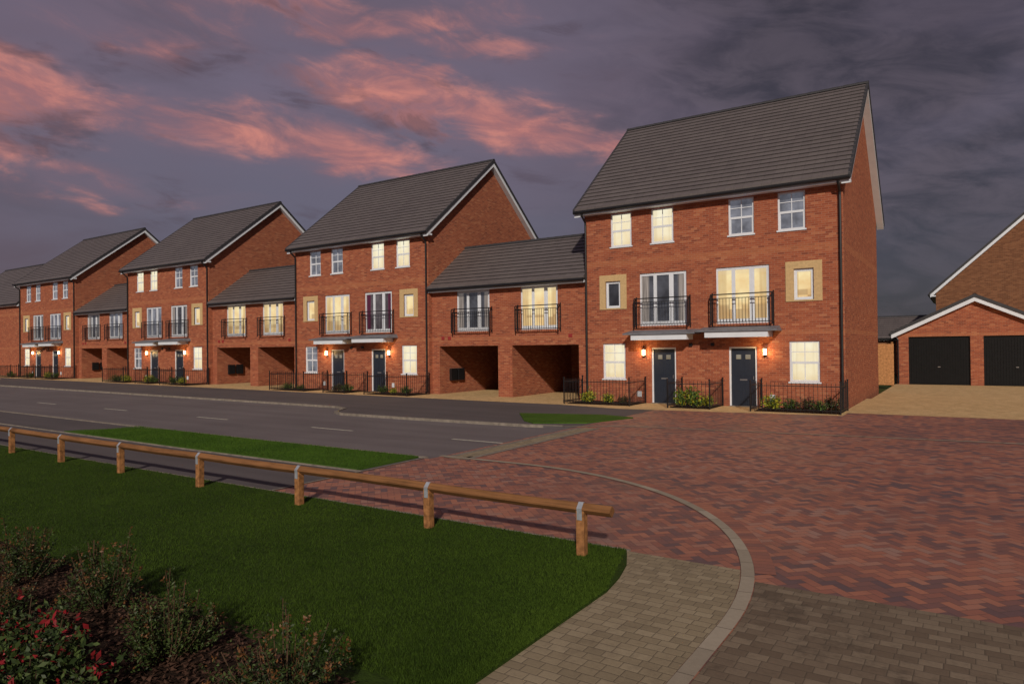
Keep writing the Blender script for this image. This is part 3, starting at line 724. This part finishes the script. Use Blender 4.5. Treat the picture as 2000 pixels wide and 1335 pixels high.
for cx in (-8.3,-26.75,-45.0,-62.7):
    yf=23.9; yw=25.5
    railing([(cx-5.05,yw),(cx-5.05,yf),(cx-2.25,yf),(cx-2.25,yw)])
    railing([(cx-.75,yw),(cx-.75,yf),(cx+.8,yf),(cx+.8,yw)])
    railing([(cx+2.2,yw),(cx+2.2,yf),(cx+5.0,yf),(cx+5.0,yw)])
# ------------------------------------------------------------ knee rail
K=empty('knee_rail_fence',(-3.46,6.55,0),'low timber post and rail fence along the lawn edge','fence')
PX=[0,-2.15,-4.6,-7.08,-9.6,-11.95,-14.3,-16.7,-19.1,-21.5]
for i,x in enumerate(PX):
    z=gz(-3.46+x); lean=random.uniform(-.014,.014)
    bm=bmesh.new(); bmesh.ops.create_cube(bm,size=1); bmesh.ops.scale(bm,vec=(.095,.1,.62),verts=bm.verts); bmesh.ops.translate(bm,vec=(0,0,.19),verts=bm.verts)
    bmesh.ops.bevel(bm,geom=bm.edges[:],offset=.006,segments=1,affect='EDGES')
    me=bpy.data.meshes.new('post'); bm.to_mesh(me); bm.free(); me.materials.append(WOODP)
    o=obj('post',me,K,(x,0,z),0.05*random.uniform(-1,1)); o.rotation_euler[1]=lean
    r=.066; w=.03; zc=.525
    pr=[(-.056,.40),(-.056,.48),(-r+.004,zc),(-.01,zc+r-.006),(.01,zc+r-.006),(r-.004,zc),(.056,.48),(.056,.40)]
    v=[];f=[]
    for xx in (-w,w):
        for (yy,zz) in pr: v.append((xx,yy,zz))
    for kx in range(len(pr)-1): f.append((kx,kx+1,len(pr)+kx+1,len(pr)+kx))
    me=meshdata('strap',v,f,GALV); so=obj('metal_strap',me,K,(x,0,z)); sm=so.modifiers.new('s','SOLIDIFY'); sm.thickness=.004; sm.offset=1
r=.058
for i in range(0,len(PX)-1):
    a=.36 if i==0 else PX[i] ; b=PX[i+1]+.004
    v=[]
    sag=random.uniform(-.008,.008)
    S=6
    for s in range(S+1):
        t=s/S; xx=a+(b-a)*t; zz=.522+gz(-3.46+xx)+sag*math.sin(math.pi*t); yo=.006*math.sin(math.pi*t)*random.uniform(-1,1)
        c=.008
        for (yy,zz2) in ((-r,-c),(-r,c),(-c,r),(c,r),(r,c),(r,-c),(c,-r),(-c,-r)): v.append((xx,yy+yo,zz+zz2))
    f=[]
    for s in range(S):
        for k_ in range(8): f.append((s*8+k_,s*8+(k_+1)%8,(s+1)*8+(k_+1)%8,(s+1)*8+k_))
    f.append(tuple(range(8))[::-1]); f.append(tuple(S*8+q for q in range(8)))
    obj('rail',meshdata('rail',v,f,WOOD),K)

# ------------------------------------------------------------ world
w=bpy.data.worlds.new('World'); scene.world=w; w.use_nodes=True; nt=w.node_tree
bg=nt.nodes['Background']
tc=nt.nodes.new('ShaderNodeTexCoord'); sp=nt.nodes.new('ShaderNodeSeparateXYZ'); nt.links.new(tc.outputs['Generated'],sp.inputs[0])
dx,dy,dz=[E(nt,sp.outputs[i]) for i in range(3)]
az=dx.op('ARCTAN2',dy)*57.2958+33.4
el=dz.op('ARCSINE')*57.2958
n1=noise(nt,comb(nt,az*0.05,el*0.12,0.0),1.3,7,0.55,.5)
n2=noise(nt,comb(nt,az*0.06+7.3,el*0.18+2.0,0.0),1.4,7,0.55,.4)
n4=noise(nt,comb(nt,az*0.09+3.3,el*0.26+az*.04+5.0,0.0),1.8,9,0.62,.6)
n3=noise(nt,comb(nt,az*0.02+1.3,el*0.05+9.0,0.0),1.5,4)
wz=az+(n2-.5)*20; we=el+(n1-.5)*9
blobs=[(-36,17.2,8,2.4,-.04,1.0),(-37,14.2,6,1.6,0,.75),(-23,16.8,8,2.1,-.0,.9),(-15,16.0,9,2.3,-.12,1.0),(-9,20.8,8,1.9,-.10,.95),(-1,18.4,10,2.2,-.20,1.05),(7,16.0,7,1.5,-.2,.85),(-14,25.6,14,1.8,0.02,.65),(-3,24.2,9,1.5,-.05,.55),(-31,11.8,8,1.1,-.1,.5),(-28,22.8,9,1.7,.05,.5)]
mask=None
for a,e,wa,wee,sl,amp in blobs:
    u=(wz-a)/wa; v_=(we-e-(wz-a)*sl)/wee
    gsn=(u*u+v_*v_).op('MULTIPLY',-1.0).op('EXPONENT')*amp
    mask=gsn if mask is None else mask.max(gsn)
pink=(mask*1.0+(n4-.5)*2.0-.12).ss(0.0,1.15)*mask.ss(0.03,0.5)
halo=mask.ss(0.0,0.7)
base=ramp(nt,(el/40.0).clamp(),[(0.0,(0.072,0.065,0.094)),(0.25,(0.118,0.108,0.152)),(0.5,(0.150,0.122,0.172)),(0.75,(0.134,0.108,0.152)),(1.0,(0.112,0.092,0.128))])
c=mix(nt,n3.ss(.4,.65)*.5,base,(0.132,0.092,0.122))
c=mix(nt,n1.ss(.48,.72)*.45,c,(0.086,0.066,0.088))
c=mix(nt,(1.0-el.ss(3,12))*(1.0-az.ss(-30,-12))*n2.ss(.3,.6)*.7,c,(0.092,0.055,0.073))
dark=(az.ss(-2,22))*(0.6+0.4*n1.ss(.3,.6))
c=mix(nt,dark*.9,c,mix(nt,n4.ss(.33,.66),(0.032,0.027,0.037),(0.092,0.072,0.090)))
c=mix(nt,az.ss(10,26)*el.ss(12,26)*.4,c,(0.032,0.026,0.035))
c=mix(nt,(1.0-el.ss(0,14))*.6*az.ss(-5,15),c,(0.027,0.027,0.039))
c=mix(nt,halo*.5,c,(0.20,0.12,0.15))
c=mix(nt,pink*.88,c,mix(nt,n4.ss(.4,.65),(0.46,0.165,0.145),(0.64,0.235,0.18)))
dk2=n2.ss(.52,.64)*(el.ss(6,10))*.65*(1.0-az.ss(0,15))*n4.ss(.42,.58)
c=mix(nt,dk2,c,(0.082,0.056,0.075))
sky=nt.nodes.new('ShaderNodeTexSky'); sky.sky_type='NISHITA'; sky.sun_disc=False; sky.sun_elevation=math.radians(28); sky.sun_rotation=math.radians(150)
c=mix(nt,0.004,c,sky.outputs[0],'ADD')
nt.links.new(c,bg.inputs[0]); bg.inputs[1].default_value=1.0
# ------------------------------------------------------------ sun
sd=bpy.data.lights.new('sun','SUN'); sd.energy=2.8; sd.angle=math.radians(2.0); sd.color=(1.0,.88,.74)
so=bpy.data.objects.new('sun',sd); link(so)
tosun=Vector((math.sin(math.radians(150))*math.cos(math.radians(28)),math.cos(math.radians(150))*math.cos(math.radians(28)),math.sin(math.radians(28))))
so.rotation_euler=tosun.to_track_quat('Z','Y').to_euler(); so.location=(20,-30,40)
# ------------------------------------------------------------ camera
cam=bpy.data.cameras.new('camera'); cam.lens=24; cam.sensor_width=36; cam.clip_end=2000; cam.clip_start=.1
co=bpy.data.objects.new('camera',cam); link(co)
M_=Matrix.Translation((0,0,2.25))@Matrix.Rotation(math.radians(33.5),4,'Z')@Matrix.Rotation(math.radians(90.5),4,'X')@Matrix.Rotation(-.011,4,'Z')
co.matrix_world=M_
scene.camera=co
